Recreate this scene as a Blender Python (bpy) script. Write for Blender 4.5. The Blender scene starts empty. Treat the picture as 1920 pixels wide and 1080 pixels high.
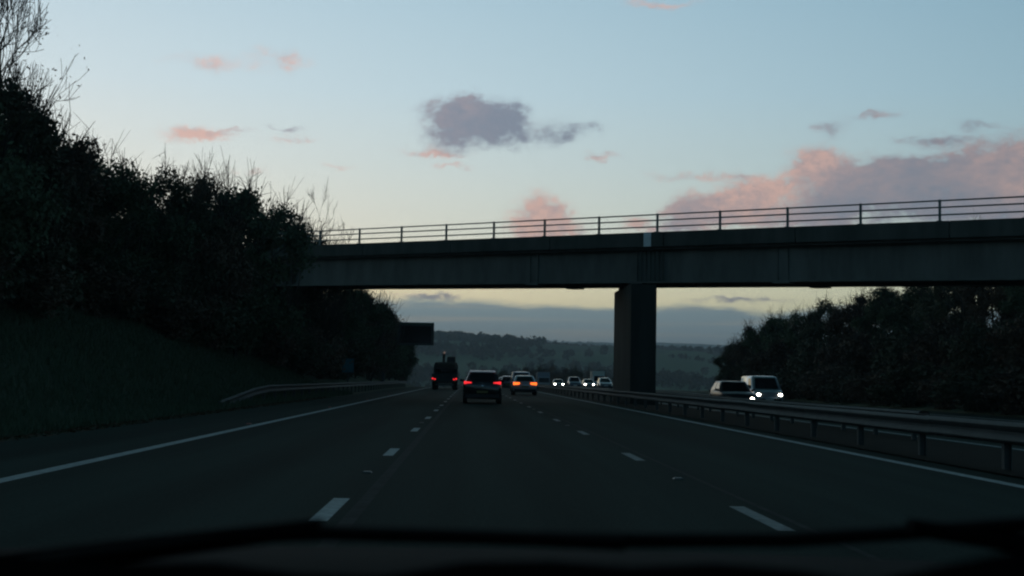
import bpy, bmesh, math, random
import numpy as np
from mathutils import Vector, Matrix

random.seed(11)
rng = np.random.default_rng(11)
scene = bpy.context.scene
COL = scene.collection
R = math.radians

# ------------------------------------------------------------------ camera
cam_d = bpy.data.cameras.new('camera')
cam = bpy.data.objects.new('camera', cam_d)
COL.objects.link(cam)
scene.camera = cam
EYE = 1.1375
def camera_matrix(yaw, pitch, roll):
    f = Vector((math.sin(yaw)*math.cos(pitch), math.cos(yaw)*math.cos(pitch), math.sin(pitch)))
    r = Vector((math.cos(yaw), -math.sin(yaw), 0)); u = r.cross(f)
    r2 = r*math.cos(roll) + u*math.sin(roll); u2 = u*math.cos(roll) - r*math.sin(roll)
    return Matrix(((r2.x, u2.x, -f.x, 0), (r2.y, u2.y, -f.y, 0), (r2.z, u2.z, -f.z, EYE), (0, 0, 0, 1)))
cam.matrix_world = camera_matrix(0.0297, 0.0674, R(1.0))
cam_d.sensor_width = 36
cam_d.lens = 2535.2/1920*36
cam_d.clip_start = 0.05
cam_d.clip_end = 40000
cam_d.dof.use_dof = True
cam_d.dof.focus_distance = 75
cam_d.dof.aperture_fstop = 6.3

# ------------------------------------------------------------------ world
SUN_AZ, SUN_EL = -26.0, 1.5          # degrees from the road's direction, + to the right
world = bpy.data.worlds.new('World')
scene.world = world
world.use_nodes = True
nt = world.node_tree
nt.nodes.clear()
def lk(a, b): nt.links.new(a, b)
def mth(op, *ins, clamp=False):
    n = nt.nodes.new('ShaderNodeMath'); n.operation = op; n.use_clamp = clamp
    for i, v in enumerate(ins):
        if isinstance(v, (int, float)): n.inputs[i].default_value = v
        else: lk(v, n.inputs[i])
    return n.outputs[0]
def mixc(fac, a, b, mode='MIX'):
    n = nt.nodes.new('ShaderNodeMix'); n.data_type = 'RGBA'; n.blend_type = mode
    for s, v in ((n.inputs[0], fac), (n.inputs[6], a), (n.inputs[7], b)):
        if isinstance(v, (int, float)): s.default_value = v
        elif isinstance(v, tuple): s.default_value = (*v, 1)
        else: lk(v, s)
    return n.outputs[2]
def smooth(v, lo, hi):
    n = nt.nodes.new('ShaderNodeMapRange'); n.interpolation_type = 'SMOOTHSTEP'
    lk(v, n.inputs[0]); n.inputs[1].default_value = lo; n.inputs[2].default_value = hi
    return n.outputs[0]
def comb(x, y, z):
    n = nt.nodes.new('ShaderNodeCombineXYZ')
    for i, v in enumerate((x, y, z)):
        if isinstance(v, (int, float)): n.inputs[i].default_value = v
        else: lk(v, n.inputs[i])
    return n.outputs[0]
def wnoise(vec, scale, detail, rough):
    n = nt.nodes.new('ShaderNodeTexNoise'); lk(vec, n.inputs['Vector'])
    n.inputs['Scale'].default_value = scale; n.inputs['Detail'].default_value = detail; n.inputs['Roughness'].default_value = rough
    return n.outputs[0]
tc = nt.nodes.new('ShaderNodeTexCoord')
sep = nt.nodes.new('ShaderNodeSeparateXYZ'); lk(tc.outputs['Generated'], sep.inputs[0])
DEG = 180/math.pi
az = mth('MULTIPLY', mth('ARCTAN2', sep.outputs[0], sep.outputs[1]), DEG)
el = mth('MULTIPLY', mth('ARCSINE', sep.outputs[2]), DEG)
sky = nt.nodes.new('ShaderNodeTexSky'); sky.sky_type = 'NISHITA'; sky.sun_disc = False
sky.sun_elevation = R(SUN_EL); sky.sun_rotation = R(SUN_AZ); sky.air_density = 1.0; sky.dust_density = 1.2; sky.ozone_density = 2.0
# clear dusk sky by elevation: straw yellow at the skyline, pale green blue, blue overhead
ramp = nt.nodes.new('ShaderNodeValToRGB')
lk(mth('DIVIDE', el, 90.0, clamp=True), ramp.inputs[0])
stops = [(0.0, (1.05, .88, .56)), (3.4, (1.62, 1.37, .86)), (6.0, (1.17, 1.14, .97)), (9.0, (.94, 1.03, 1.0)), (12.0, (.77, .945, 1.02)),
         (16.5, (.59, .80, .92)), (26, (.19, .35, .42)), (42, (.045, .112, .126)), (90, (.009, .036, .040))]
cr = ramp.color_ramp
while len(cr.elements) < len(stops): cr.elements.new(0.5)
for e, (p, c) in zip(cr.elements, stops):
    e.position = p/90; e.color = (*c, 1)
azf = mth('MULTIPLY_ADD', mth('COSINE', mth('MULTIPLY', mth('SUBTRACT', az, SUN_AZ), math.pi/180)), 0.5, 0.5)
azf = mth('MULTIPLY_ADD', mth('POWER', azf, 3.0), 0.86, 0.16)
clear = mixc(1.0, ramp.outputs[0], comb(mth('POWER', azf, 1.5), azf, mth('POWER', azf, 0.8)), 'MULTIPLY')
nish = mixc(1.0, sky.outputs[0], (.16, .16, .16), 'MULTIPLY')
clear = mixc(0.15, clear, nish)
# clouds: soft masses round given directions (azimuth, elevation, spread, spread, weight, how pink), broken up by noise
BLOBS = [
 (-0.94,11.11,1.40,0.68,1.1,0.12), (1.01,10.93,1.40,0.81,1.2,0.0), (-0.15,11.58,0.63,0.41,0.8,0.2), (3.87,10.53,0.95,0.45,0.62,0),
 (5.28,10.70,0.54,0.34,0.5,0), (-1.14,10.06,1.24,0.50,0.55,0.05), (2.16,10.06,1.58,0.41,0.42,0), (-2.04,9.46,1.40,0.20,0.75,0.95),
 (-0.89,8.93,0.95,0.16,0.55,0.8), (-5.64,8.78,0.90,0.14,0.35,0.9), (-11.74,9.84,1.31,0.34,1.0,1), (-10.11,9.97,0.90,0.14,0.4,0.3),
 (-8.02,10.23,0.95,0.16,0.7,0.15), (-7.79,9.78,1.02,0.18,0.55,0.8), (-8.11,13.09,1.18,0.50,0.65,0.9), (-11.07,12.78,1.36,0.36,0.5,0.9),
 (-13.24,12.91,0.68,0.23,0.3,0.9), (-9.40,8.43,0.68,0.18,0.6,0.9), (3.06,6.55,1.25,1.05,1.7,0.85), (6.98,6.52,0.68,0.32,0.8,0.85),
 (11.22,7.42,2.03,0.77,1.15,0.8), (12.65,8.15,1.13,0.45,0.8,1.0), (9.55,7.09,1.36,0.54,1.0,0.25), (14.39,9.15,1.18,0.68,1.1,0.85),
 (16.33,8.35,1.81,0.77,1.0,0.25), (18.44,8.52,1.81,0.63,0.75,0.2), (15.90,7.38,2.49,0.59,1.0,0.05), (20.10,8.16,2.49,1.04,1.1,0.1),
 (22.13,8.83,1.81,0.90,1.1,0.55), (21.92,7.99,1.13,0.54,0.8,0.8), (24.49,8.32,2.71,1.36,1.1,0.4), (19.28,9.95,1.70,0.25,0.75,0.15),
 (20.72,10.53,0.86,0.20,0.7,0.1), (16.65,11.05,1.13,0.18,0.6,0.3), (14.93,10.56,0.81,0.27,0.5,0.15), (9.77,8.65,2.49,0.20,0.55,0.7),
 (5.36,9.40,0.72,0.20,0.75,0.6), (7.90,15.73,1.58,0.20,0.6,0.95), (-1.57,3.41,1.70,0.16,0.9,0.1), (11.13,3.39,2.03,0.16,0.8,0.1),
 (20.6,7.05,2.6,0.55,1.0,0.1), (14.2,6.75,2.4,0.45,0.8,0.25), (24.5,6.6,2.6,0.6,0.9,0.15), (8.4,6.5,1.0,0.3,0.6,0.3),
 (31.47,9.53,5.88,0.90,0.9,0.3), (-26.84,9.07,4.52,0.57,0.8,0.7), (-34.81,6.34,5.88,0.68,0.8,0.6), (40.69,6.45,7.91,1.36,1,0.4),
]
def vmath(op, *ins):
    n = nt.nodes.new('ShaderNodeVectorMath'); n.operation = op
    for i, v in enumerate(ins):
        if isinstance(v, tuple): n.inputs[i].default_value = v
        else: lk(v, n.inputs[i])
    return n.outputs['Value'] if op == 'DOT_PRODUCT' else n.outputs[0]
el15 = mth('MULTIPLY', el, 1.5)
n1 = wnoise(comb(az, el15, 0.0), 0.9, 5, .62)
n2 = wnoise(comb(az, el15, 33.0), 0.9, 5, .62)
n3 = wnoise(comb(az, el15, 9.0), 0.42, 6, .6)
n4 = wnoise(comb(az, el15, 21.0), 2.3, 4, .6)
wuv = comb(mth('MULTIPLY_ADD', mth('SUBTRACT', n1, .5), 2.4, az), mth('MULTIPLY_ADD', mth('SUBTRACT', n2, .5), 1.25, el), 0.0)
acc = None
for (cu, cv, a, b, w, p) in BLOBS:
    q = vmath('MULTIPLY_ADD', wuv, (1/a, 1/b, 0), (-cu/a, -cv/b, 0))
    e = mth('POWER', math.exp(-1), vmath('DOT_PRODUCT', q, q))
    acc = vmath('MULTIPLY', e, (w, w*p, 0)) if acc is None else vmath('MULTIPLY_ADD', e, (w, w*p, 0), acc)
sp2 = nt.nodes.new('ShaderNodeSeparateXYZ'); lk(acc, sp2.inputs[0])
dens, pink = sp2.outputs[0], sp2.outputs[1]
pinkf = mth('DIVIDE', pink, mth('ADD', dens, 0.02))
dens = mth('MULTIPLY', dens, mth('ADD', mth('MULTIPLY_ADD', n3, 2.1, -.80), mth('MULTIPLY', n4, 1.55)))
alpha = smooth(dens, .08, .95)
pinkf = mth('ADD', pinkf, mth('MULTIPLY', mth('MULTIPLY', mth('SUBTRACT', mth('ADD', n1, n4), 1.0), 1.6), mth('MULTIPLY_ADD', pinkf, .9, .12)), clamp=True)
alpha = mth('MULTIPLY', alpha, mth('MULTIPLY_ADD', pinkf, -.08, .95))
def tint(c, pr, pg, pb): return mixc(1.0, c, comb(mth('POWER', azf, pr), mth('POWER', azf, pg), mth('POWER', azf, pb)), 'MULTIPLY')
cloud_c = tint(mixc(pinkf, (.265, .305, .390), (.86, .53, .45)), .6, .6, .6)
# low grey stratus bank round the skyline, with a ragged top and a few brighter slots
edge = mth('MULTIPLY_ADD', mth('SUBTRACT', wnoise(comb(mth('MULTIPLY', az, .35), mth('MULTIPLY', el, .9), 4.0), 0.8, 4, .55), .5), 1.3, el)
bank = mth('MULTIPLY', mth('SUBTRACT', 1.0, smooth(edge, 2.95, 3.35)), .96)
slot = wnoise(comb(mth('MULTIPLY', az, .10), mth('MULTIPLY', el, 3.4), 7.0), 1.0, 4, .55)
slotf = mth('MULTIPLY', smooth(slot, .50, .66), mth('MULTIPLY', smooth(el, 1.2, 2.2), .55))
bank_c = mixc(smooth(el, 0.3, 3.2), (.36, .435, .485), (.325, .44, .475))
bank_c = tint(mixc(slotf, bank_c, (.60, .55, .46)), 1.0, .85, .7)
plain_bg = nt.nodes.new('ShaderNodeBackground'); lk(mixc(mth('SUBTRACT', 1.0, smooth(el, 2.95, 3.35)), clear, bank_c), plain_bg.inputs[0])
bg = nt.nodes.new('ShaderNodeBackground'); lk(mixc(bank, mixc(alpha, clear, cloud_c), bank_c), bg.inputs[0])
# the cloud field lies low in the half of the sky the road runs towards; overhead and behind it is clear
field = mth('MULTIPLY', mth('SUBTRACT', 1.0, smooth(el, 17.0, 24.0)), mth('SUBTRACT', 1.0, smooth(mth('ABSOLUTE', az), 55.0, 75.0)))
field = mth('MULTIPLY', field, smooth(el, -0.6, -0.1))
ms = nt.nodes.new('ShaderNodeMixShader'); lk(field, ms.inputs[0]); lk(plain_bg.outputs[0], ms.inputs[1]); lk(bg.outputs[0], ms.inputs[2])
for b_ in (bg, plain_bg): b_.inputs[1].default_value = 1.0
wo = nt.nodes.new('ShaderNodeOutputWorld'); lk(ms.outputs[0], wo.inputs[0])

# ------------------------------------------------------------------ sun (nearly set, behind the left bank)
sd = bpy.data.lights.new('sun', 'SUN'); sd.energy = 0.03; sd.angle = R(6); sd.color = (1, .72, .5)
sun = bpy.data.objects.new('sun', sd); COL.objects.link(sun)
dv = Vector((math.sin(R(SUN_AZ))*math.cos(R(SUN_EL)), math.cos(R(SUN_AZ))*math.cos(R(SUN_EL)), math.sin(R(SUN_EL))))
sun.rotation_euler = dv.to_track_quat('Z', 'Y').to_euler()

vs = scene.view_settings
vs.view_transform = 'Standard'; vs.look = 'None'; vs.exposure = 0.0; vs.gamma = 1.0; vs.use_curve_mapping = False
scene.render.engine = 'CYCLES'
cy = scene.cycles
cy.use_denoising = True
cy.max_bounces = 4; cy.diffuse_bounces = 2; cy.glossy_bounces = 2; cy.volume_bounces = 1; cy.transparent_max_bounces = 8
cy.filter_width = 2.2
cy.sample_clamp_indirect = 4

# ------------------------------------------------------------------ materials
MATS = {}
def mat(name, color, rough=0.6, metal=0.0, var=0.0, scale=5.0, coat=0.0, color2=None, bump=0.0, emit=None, estr=0.0, spec=0.5, stretch=None, detail=6):
    if name in MATS: return MATS[name]
    m = bpy.data.materials.new(name); m.use_nodes = True
    t = m.node_tree; b = t.nodes['Principled BSDF']
    b.inputs['Base Color'].default_value = (*color, 1); b.inputs['Roughness'].default_value = rough
    b.inputs['Metallic'].default_value = metal; b.inputs['Coat Weight'].default_value = coat; b.inputs['Specular IOR Level'].default_value = spec
    b.inputs['Coat Roughness'].default_value = .06
    if var > 0 or color2 or bump > 0:
        c = t.nodes.new('ShaderNodeTexCoord'); mp = t.nodes.new('ShaderNodeMapping'); n = t.nodes.new('ShaderNodeTexNoise')
        t.links.new(c.outputs['Object'], mp.inputs[0]); t.links.new(mp.outputs[0], n.inputs['Vector'])
        if stretch: mp.inputs['Scale'].default_value = stretch
        n.inputs['Scale'].default_value = scale; n.inputs['Detail'].default_value = detail; n.inputs['Roughness'].default_value = .65
        r = t.nodes.new('ShaderNodeValToRGB'); t.links.new(n.outputs[0], r.inputs[0])
        r.color_ramp.elements[0].position = .3; r.color_ramp.elements[1].position = .7
        c2 = color2 if color2 else tuple(min(1, v*(1+var)) for v in color)
        c1 = color if color2 else tuple(v*(1-var) for v in color)
        r.color_ramp.elements[0].color = (*c1, 1); r.color_ramp.elements[1].color = (*c2, 1)
        t.links.new(r.outputs[0], b.inputs['Base Color'])
        if bump > 0:
            bp = t.nodes.new('ShaderNodeBump'); bp.inputs['Strength'].default_value = bump; bp.inputs['Distance'].default_value = .02
            t.links.new(n.outputs[0], bp.inputs['Height']); t.links.new(bp.outputs[0], b.inputs['Normal'])
    if emit:
        b.inputs['Emission Color'].default_value = (*emit, 1); b.inputs['Emission Strength'].default_value = estr
    MATS[name] = m
    return m

def leaf_mat(name, c1, c2):
    m = bpy.data.materials.new(name); m.use_nodes = True
    t = m.node_tree; b = t.nodes['Principled BSDF']
    g = t.nodes.new('ShaderNodeNewGeometry'); o = t.nodes.new('ShaderNodeObjectInfo')
    r = t.nodes.new('ShaderNodeValToRGB'); r.color_ramp.elements[0].color = (*c1, 1); r.color_ramp.elements[1].color = (*c2, 1)
    t.links.new(g.outputs['Random Per Island'], r.inputs[0])
    h = t.nodes.new('ShaderNodeHueSaturation'); t.links.new(r.outputs[0], h.inputs['Color'])
    mm = t.nodes.new('ShaderNodeMath'); mm.operation = 'MULTIPLY_ADD'; t.links.new(o.outputs['Random'], mm.inputs[0]); mm.inputs[1].default_value = .6; mm.inputs[2].default_value = .7
    t.links.new(mm.outputs[0], h.inputs['Value']); t.links.new(h.outputs[0], b.inputs['Base Color'])
    b.inputs['Roughness'].default_value = .75; b.inputs['Specular IOR Level'].default_value = .2
    MATS[name] = m
    return m

def road_mat():
    m = bpy.data.materials.new('asphalt'); m.use_nodes = True; t = m.node_tree; b = t.nodes['Principled BSDF']
    c = t.nodes.new('ShaderNodeTexCoord')
    def noise(scale, stretch, det):
        mp = t.nodes.new('ShaderNodeMapping'); mp.inputs['Scale'].default_value = stretch
        t.links.new(c.outputs['Object'], mp.inputs[0]); n = t.nodes.new('ShaderNodeTexNoise')
        t.links.new(mp.outputs[0], n.inputs['Vector']); n.inputs['Scale'].default_value = scale; n.inputs['Detail'].default_value = det
        return n.outputs[0]
    a = noise(1.0, (1.1, .035, 1), 4); f = noise(28, (1, 1, 1), 4)
    r = t.nodes.new('ShaderNodeValToRGB'); t.links.new(a, r.inputs[0])
    r.color_ramp.elements[0].position = .32; r.color_ramp.elements[1].position = .7
    r.color_ramp.elements[0].color = (.019, .035, .029, 1); r.color_ramp.elements[1].color = (.032, .054, .046, 1)
    # polished wheel tracks along each lane
    sx_ = t.nodes.new('ShaderNodeSeparateXYZ'); t.links.new(c.outputs['Object'], sx_.inputs[0])
    def mm(op, *v):
        q = t.nodes.new('ShaderNodeMath'); q.operation = op
        for k_, u_ in enumerate(v):
            if isinstance(u_, (int, float)): q.inputs[k_].default_value = u_
            else: t.links.new(u_, q.inputs[k_])
        return q.outputs[0]
    tr_ = mm('SINE', mm('MULTIPLY_ADD', mm('ADD', sx_.outputs[0], mm('MULTIPLY', a, .5)), 2*math.pi/1.825, .4))
    tr_ = mm('MULTIPLY_ADD', tr_, .13, 1.0)
    pt_ = noise(.22, (1, .25, 1), 5)
    tr_ = mm('MULTIPLY', tr_, mm('MULTIPLY_ADD', pt_, .7, .65))
    wm = t.nodes.new('ShaderNodeMix'); wm.data_type = 'RGBA'; wm.blend_type = 'MULTIPLY'; wm.inputs[0].default_value = 1
    t.links.new(r.outputs[0], wm.inputs[6]); t.links.new(tr_, wm.inputs[7])
    mx = t.nodes.new('ShaderNodeMix'); mx.data_type = 'RGBA'; mx.blend_type = 'OVERLAY'; mx.inputs[0].default_value = .6
    t.links.new(wm.outputs[2], mx.inputs[6]); t.links.new(f, mx.inputs[7]); t.links.new(mx.outputs[2], b.inputs['Base Color'])
    bp = t.nodes.new('ShaderNodeBump'); bp.inputs['Strength'].default_value = .5; bp.inputs['Distance'].default_value = .01
    t.links.new(f, bp.inputs['Height']); t.links.new(bp.outputs[0], b.inputs['Normal'])
    b.inputs['Roughness'].default_value = .8; b.inputs['Specular IOR Level'].default_value = .018
    MATS['asphalt'] = m
    return m

def ground_mat():
    m = bpy.data.materials.new('grassland'); m.use_nodes = True; t = m.node_tree; b = t.nodes['Principled BSDF']
    c = t.nodes.new('ShaderNodeTexCoord')
    n = t.nodes.new('ShaderNodeTexNoise'); n.inputs['Scale'].default_value = .9; n.inputs['Detail'].default_value = 8; n.inputs['Roughness'].default_value = .7
    t.links.new(c.outputs['Object'], n.inputs['Vector'])
    r = t.nodes.new('ShaderNodeValToRGB'); t.links.new(n.outputs[0], r.inputs[0])
    e = r.color_ramp.elements; e[0].position = .35; e[1].position = .68
    e[0].color = (.060, .080, .052, 1); e[1].color = (.110, .118, .075, 1)
    # patchwork of fields, seen on the far hillside
    w = t.nodes.new('ShaderNodeTexNoise'); w.inputs['Scale'].default_value = .002; t.links.new(c.outputs['Object'], w.inputs['Vector'])
    mw = t.nodes.new('ShaderNodeMix'); mw.data_type = 'VECTOR'; mw.inputs[0].default_value = .08
    vm = t.nodes.new('ShaderNodeVectorMath'); vm.operation = 'SCALE'; vm.inputs[3].default_value = 3000; t.links.new(w.outputs[1], vm.inputs[0])
    t.links.new(c.outputs['Object'], mw.inputs[4]); t.links.new(vm.outputs[0], mw.inputs[5])
    v = t.nodes.new('ShaderNodeTexVoronoi'); v.inputs['Scale'].default_value = .0045; t.links.new(mw.outputs[1], v.inputs['Vector'])
    v.voronoi_dimensions = '2D'
    sp = t.nodes.new('ShaderNodeSeparateColor'); t.links.new(v.outputs['Color'], sp.inputs[0])
    fr = t.nodes.new('ShaderNodeValToRGB'); fr.color_ramp.interpolation = 'CONSTANT'; t.links.new(sp.outputs[0], fr.inputs[0])
    fe = fr.color_ramp.elements
    fe[0].color = (.050, .105, .055, 1); fe[1].position = .35; fe[1].color = (.085, .150, .070, 1)
    for p, cc in ((.6, (.060, .060, .036)), (.75, (.105, .090, .060)), (.88, (.045, .075, .035))):
        x = fe.new(p); x.color = (*cc, 1)
    s = t.nodes.new('ShaderNodeSeparateXYZ'); t.links.new(c.outputs['Object'], s.inputs[0])
    mr = t.nodes.new('ShaderNodeMapRange'); t.links.new(s.outputs[1], mr.inputs[0]); mr.inputs[1].default_value = 350; mr.inputs[2].default_value = 600
    mx = t.nodes.new('ShaderNodeMix'); mx.data_type = 'RGBA'; t.links.new(mr.outputs[0], mx.inputs[0])
    t.links.new(r.outputs[0], mx.inputs[6]); t.links.new(fr.outputs[0], mx.inputs[7]); t.links.new(mx.outputs[2], b.inputs['Base Color'])
    b.inputs['Roughness'].default_value = .95; b.inputs['Specular IOR Level'].default_value = .1
    bp = t.nodes.new('ShaderNodeBump'); bp.inputs['Strength'].default_value = .6; bp.inputs['Distance'].default_value = .1
    t.links.new(n.outputs[0], bp.inputs['Height']); t.links.new(bp.outputs[0], b.inputs['Normal'])
    MATS['grassland'] = m
    return m
road_mat(); ground_mat()
mat('white_paint', (.42, .45, .44), .7, var=.35, scale=7, spec=.1)
mat('faded_paint', (.26, .28, .27), .7, var=.35, scale=7, spec=.1)
mat('seam', (.046, .054, .052), .8, var=.3, scale=4, spec=.02)
mat('earth', (.016, .0155, .012), .95, spec=.05, color2=(.034, .031, .024), scale=2.5, bump=.6)
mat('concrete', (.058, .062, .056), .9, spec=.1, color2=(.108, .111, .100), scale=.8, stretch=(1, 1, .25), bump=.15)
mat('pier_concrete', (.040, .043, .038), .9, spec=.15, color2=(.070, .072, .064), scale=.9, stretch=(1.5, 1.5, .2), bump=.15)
mat('pale_steel', (.62, .66, .68), .5, var=.1, scale=3)
mat('girder_paint', (.150, .152, .138), .75, spec=.15, var=.3, scale=.7, stretch=(1, 1, .3))
mat('rail_steel', (.16, .18, .175), .55, metal=.2, var=.15)
mat('galvanised', (.070, .074, .071), .75, metal=.1, var=.3, scale=3)
mat('post_steel', (.11, .115, .11), .6, metal=.4, var=.3, scale=3)
mat('bark', (.040, .033, .026), .9, var=.3, scale=6)
mat('tyre', (.012, .012, .012), .85, spec=.2)
mat('rim', (.25, .26, .27), .35, metal=.8)
mat('black_trim', (.014, .015, .016), .5)
mat('glass_dark', (.008, .010, .011), .08, spec=.35)
mat('number_plate', (.22, .165, .05), .6)
mat('white_plate', (.6, .6, .58), .5)
mat('badge', (.55, .57, .6), .25, metal=.8)
mat('tail_red', (.35, .01, .01), .3, emit=(1, .028, .035), estr=1.3)
mat('tail_red_soft', (.35, .01, .01), .3, emit=(1, .03, .05), estr=.75)
mat('brake_glow', (.4, .03, .01), .3, emit=(1, .15, .02), estr=2.2)
mat('head_glow', (.9, .9, .9), .3, emit=(1, .93, .78), estr=22)
mat('fog_glow', (.9, .9, .9), .3, emit=(1, .93, .8), estr=9)
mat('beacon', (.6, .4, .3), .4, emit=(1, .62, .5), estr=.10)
mat('sign_back', (.05, .055, .055), .6, var=.15)
mat('sign_hood', (.10, .19, .17), .5)
mat('sign_blue', (.02, .14, .20), .5)
mat('dash', (.004, .0045, .005), .95, spec=.0, var=.2, scale=30)
mat('wiper_rubber', (.005, .005, .006), .8, spec=.08)
LEAF_G = leaf_mat('leaf_green', (.070, .095, .055), (.130, .150, .085))
LEAF_D = leaf_mat('leaf_olive', (.080, .085, .055), (.145, .138, .085))
LEAF_R = leaf_mat('leaf_russet', (.100, .075, .055), (.180, .120, .080))
LEAF_F = leaf_mat('leaf_far', (.026, .034, .018), (.060, .060, .028))
GRASS = leaf_mat('grass_blade', (.070, .098, .058), (.125, .145, .085))
LITTER = leaf_mat('dead_leaf', (.06, .030, .015), (.15, .075, .035))

# ------------------------------------------------------------------ helpers
def tag(o, label=None, cat=None, group=None, kind=None):
    if label: o['label'] = label
    if cat: o['category'] = cat
    if group: o['group'] = group
    if kind: o['kind'] = kind
    return o
def link(o, parent=None):
    COL.objects.link(o)
    if parent is not None: o.parent = parent
    return o
def empty(name, loc=(0, 0, 0), rz=0.0):
    o = bpy.data.objects.new(name, None); o.location = loc; o.rotation_euler = (0, 0, rz); o.empty_display_size = .3
    COL.objects.link(o)
    return o
class MB:
    def __init__(s): s.v = []; s.f = []
    def add(s, vs_, fs_):
        k = len(s.v); s.v += [tuple(p) for p in vs_]; s.f += [tuple(i+k for i in f) for f in fs_]; return s
    def box(s, x0, x1, y0, y1, z0, z1):
        return s.add([(x0,y0,z0),(x1,y0,z0),(x1,y1,z0),(x0,y1,z0),(x0,y0,z1),(x1,y0,z1),(x1,y1,z1),(x0,y1,z1)],
                     [(0,3,2,1),(4,5,6,7),(0,1,5,4),(1,2,6,5),(2,3,7,6),(3,0,4,7)])
    def hexa(s, b, t):    # bottom quad, top quad (counter-clockwise from above)
        return s.add(list(b)+list(t), [(0,3,2,1),(4,5,6,7),(0,1,5,4),(1,2,6,5),(2,3,7,6),(3,0,4,7)])
    def tube(s, pts, rad, n=6, cap=True):
        rings = []; pts = [Vector(p) for p in pts]
        for i, p in enumerate(pts):
            d = (pts[min(i+1, len(pts)-1)] - pts[max(i-1, 0)]).normalized()
            a = d.cross(Vector((0, 0, 1)) if abs(d.z) < .9 else Vector((1, 0, 0))).normalized(); b = d.cross(a)
            r = rad[i] if isinstance(rad, (list, tuple)) else rad
            rings.append([p + a*math.cos(2*math.pi*k/n)*r + b*math.sin(2*math.pi*k/n)*r for k in range(n)])
        return s.loft(rings, cap)
    def loft(s, rings, cap=True):
        n = len(rings[0]); vs_ = [p for r in rings for p in r]; fs_ = []
        for i in range(len(rings)-1):
            for k in range(n):
                fs_.append((i*n+k, i*n+(k+1) % n, (i+1)*n+(k+1) % n, (i+1)*n+k))
        if cap: fs_ += [tuple(range(n-1, -1, -1)), tuple((len(rings)-1)*n+k for k in range(n))]
        return s.add(vs_, fs_)
    def prism(s, poly, y0, y1):        # polygon in x,z extruded along y
        n = len(poly)
        return s.add([(x, y0, z) for x, z in poly]+[(x, y1, z) for x, z in poly],
                     [tuple(range(n)), tuple(range(2*n-1, n-1, -1))]+[(k, n+k, n+(k+1) % n, (k+1) % n) for k in range(n)])
    def build(s, name, m, parent=None, smooth_angle=None, bevel=0.0):
        me = bpy.data.meshes.new(name); me.from_pydata(s.v, [], s.f); me.update()
        bm = bmesh.new(); bm.from_mesh(me); bmesh.ops.recalc_face_normals(bm, faces=bm.faces)
        if bevel > 0: bmesh.ops.bevel(bm, geom=bm.edges[:], offset=bevel, segments=2, affect='EDGES', clamp_overlap=True)
        bm.to_mesh(me); bm.free()
        me.materials.append(MATS[m] if isinstance(m, str) else m)
        if smooth_angle:
            for p in me.polygons: p.use_smooth = True
            me.set_sharp_from_angle(angle=R(smooth_angle))
        return link(bpy.data.objects.new(name, me), parent)
def np_mesh(name, verts, faces, m):
    me = bpy.data.meshes.new(name); nv, nf, k = len(verts), len(faces), faces.shape[1]
    me.vertices.add(nv); me.vertices.foreach_set('co', np.ascontiguousarray(verts, np.float32).ravel())
    me.loops.add(nf*k); me.loops.foreach_set('vertex_index', np.ascontiguousarray(faces, np.int32).ravel())
    me.polygons.add(nf); me.polygons.foreach_set('loop_start', np.arange(0, nf*k, k, dtype=np.int32))
    me.update(calc_edges=True); me.validate()
    me.materials.append(MATS[m] if isinstance(m, str) else m)
    return me
_lat = rng.random((256, 256))
def vnoise(x, y):
    xi = np.floor(x).astype(int); yi = np.floor(y).astype(int); fx = x-xi; fy = y-yi
    fx = fx*fx*(3-2*fx); fy = fy*fy*(3-2*fy); g = lambda a, b: _lat[a % 256, b % 256]
    return (g(xi,yi)*(1-fx)+g(xi+1,yi)*fx)*(1-fy)+(g(xi,yi+1)*(1-fx)+g(xi+1,yi+1)*fx)*fy
def fbm(x, y, o=4):
    s = 0; a = .5
    for i in range(o): s = s + a*vnoise(x*2**i+17.3*i, y*2**i+5.1*i); a *= .5
    return s
def sst(x, a, b):
    t = np.clip((x-a)/(b-a), 0, 1); return t*t*(3-2*t)

# ------------------------------------------------------------------ land shape
def road_z(Y): Y = np.asarray(Y, float); return np.where(Y > 140, -(np.clip(Y, 140, 520)-140)**2/18000., 0.)
def road_x(Y): Y = np.asarray(Y, float); return np.where(Y > 200, -(np.clip(Y, 200, 600)-200)**2/2200., 0.)
def ground_z(X, Y):
    X = np.asarray(X, float); Y = np.asarray(Y, float)
    x = X - road_x(Y)
    z = road_z(Y)
    n = fbm(X*.12, Y*.12, 4)-.47
    lb = np.clip((-9.0-x)/2.0, 0, 6.0+2*n)*(1-sst(Y, 185, 290)) + np.where(x < -9, n*.5*sst(-x, 9, 14), 0)
    rb = np.clip((x-28.0)/2.2, 0, 5.0+2*n)*(1-sst(Y, 135, 185)) + np.where(x > 28, n*.4*sst(x, 28, 33), 0)
    z = z + lb + rb
    inroad = (x > -7.46) & (x < 26.7)
    z = np.where(inroad, road_z(Y)-.35, z)
    z = np.where((x >= 26.7) & (x < 29), z-.2*(1-sst(x, 26.7, 29)), z)
    z = np.where((x <= -7.46) & (x > -9), z-.03, z)
    # valley floor, then the far hillsides
    v = sst(Y, 420, 900)
    hill = 93*sst(Y, 950, 2700)*(1.0-.00030*np.clip(X, -500, 900)) + (fbm(X*.0032+3, Y*.0024, 4)-.47)*30*sst(Y, 900, 2000)
    hill = hill - 70*sst(Y, 2800, 4200) + (176+(fbm(X*.0016, Y*.0012+9, 4)-.47)*70)*sst(Y, 4200, 6600)
    hill = hill + 190*sst(Y, 6800, 8600)*sst(X, -600, 900)*.45
    return z*(1-v) + v*(-19 + hill + (fbm(X*.02, Y*.02, 3)-.45)*5)

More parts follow.
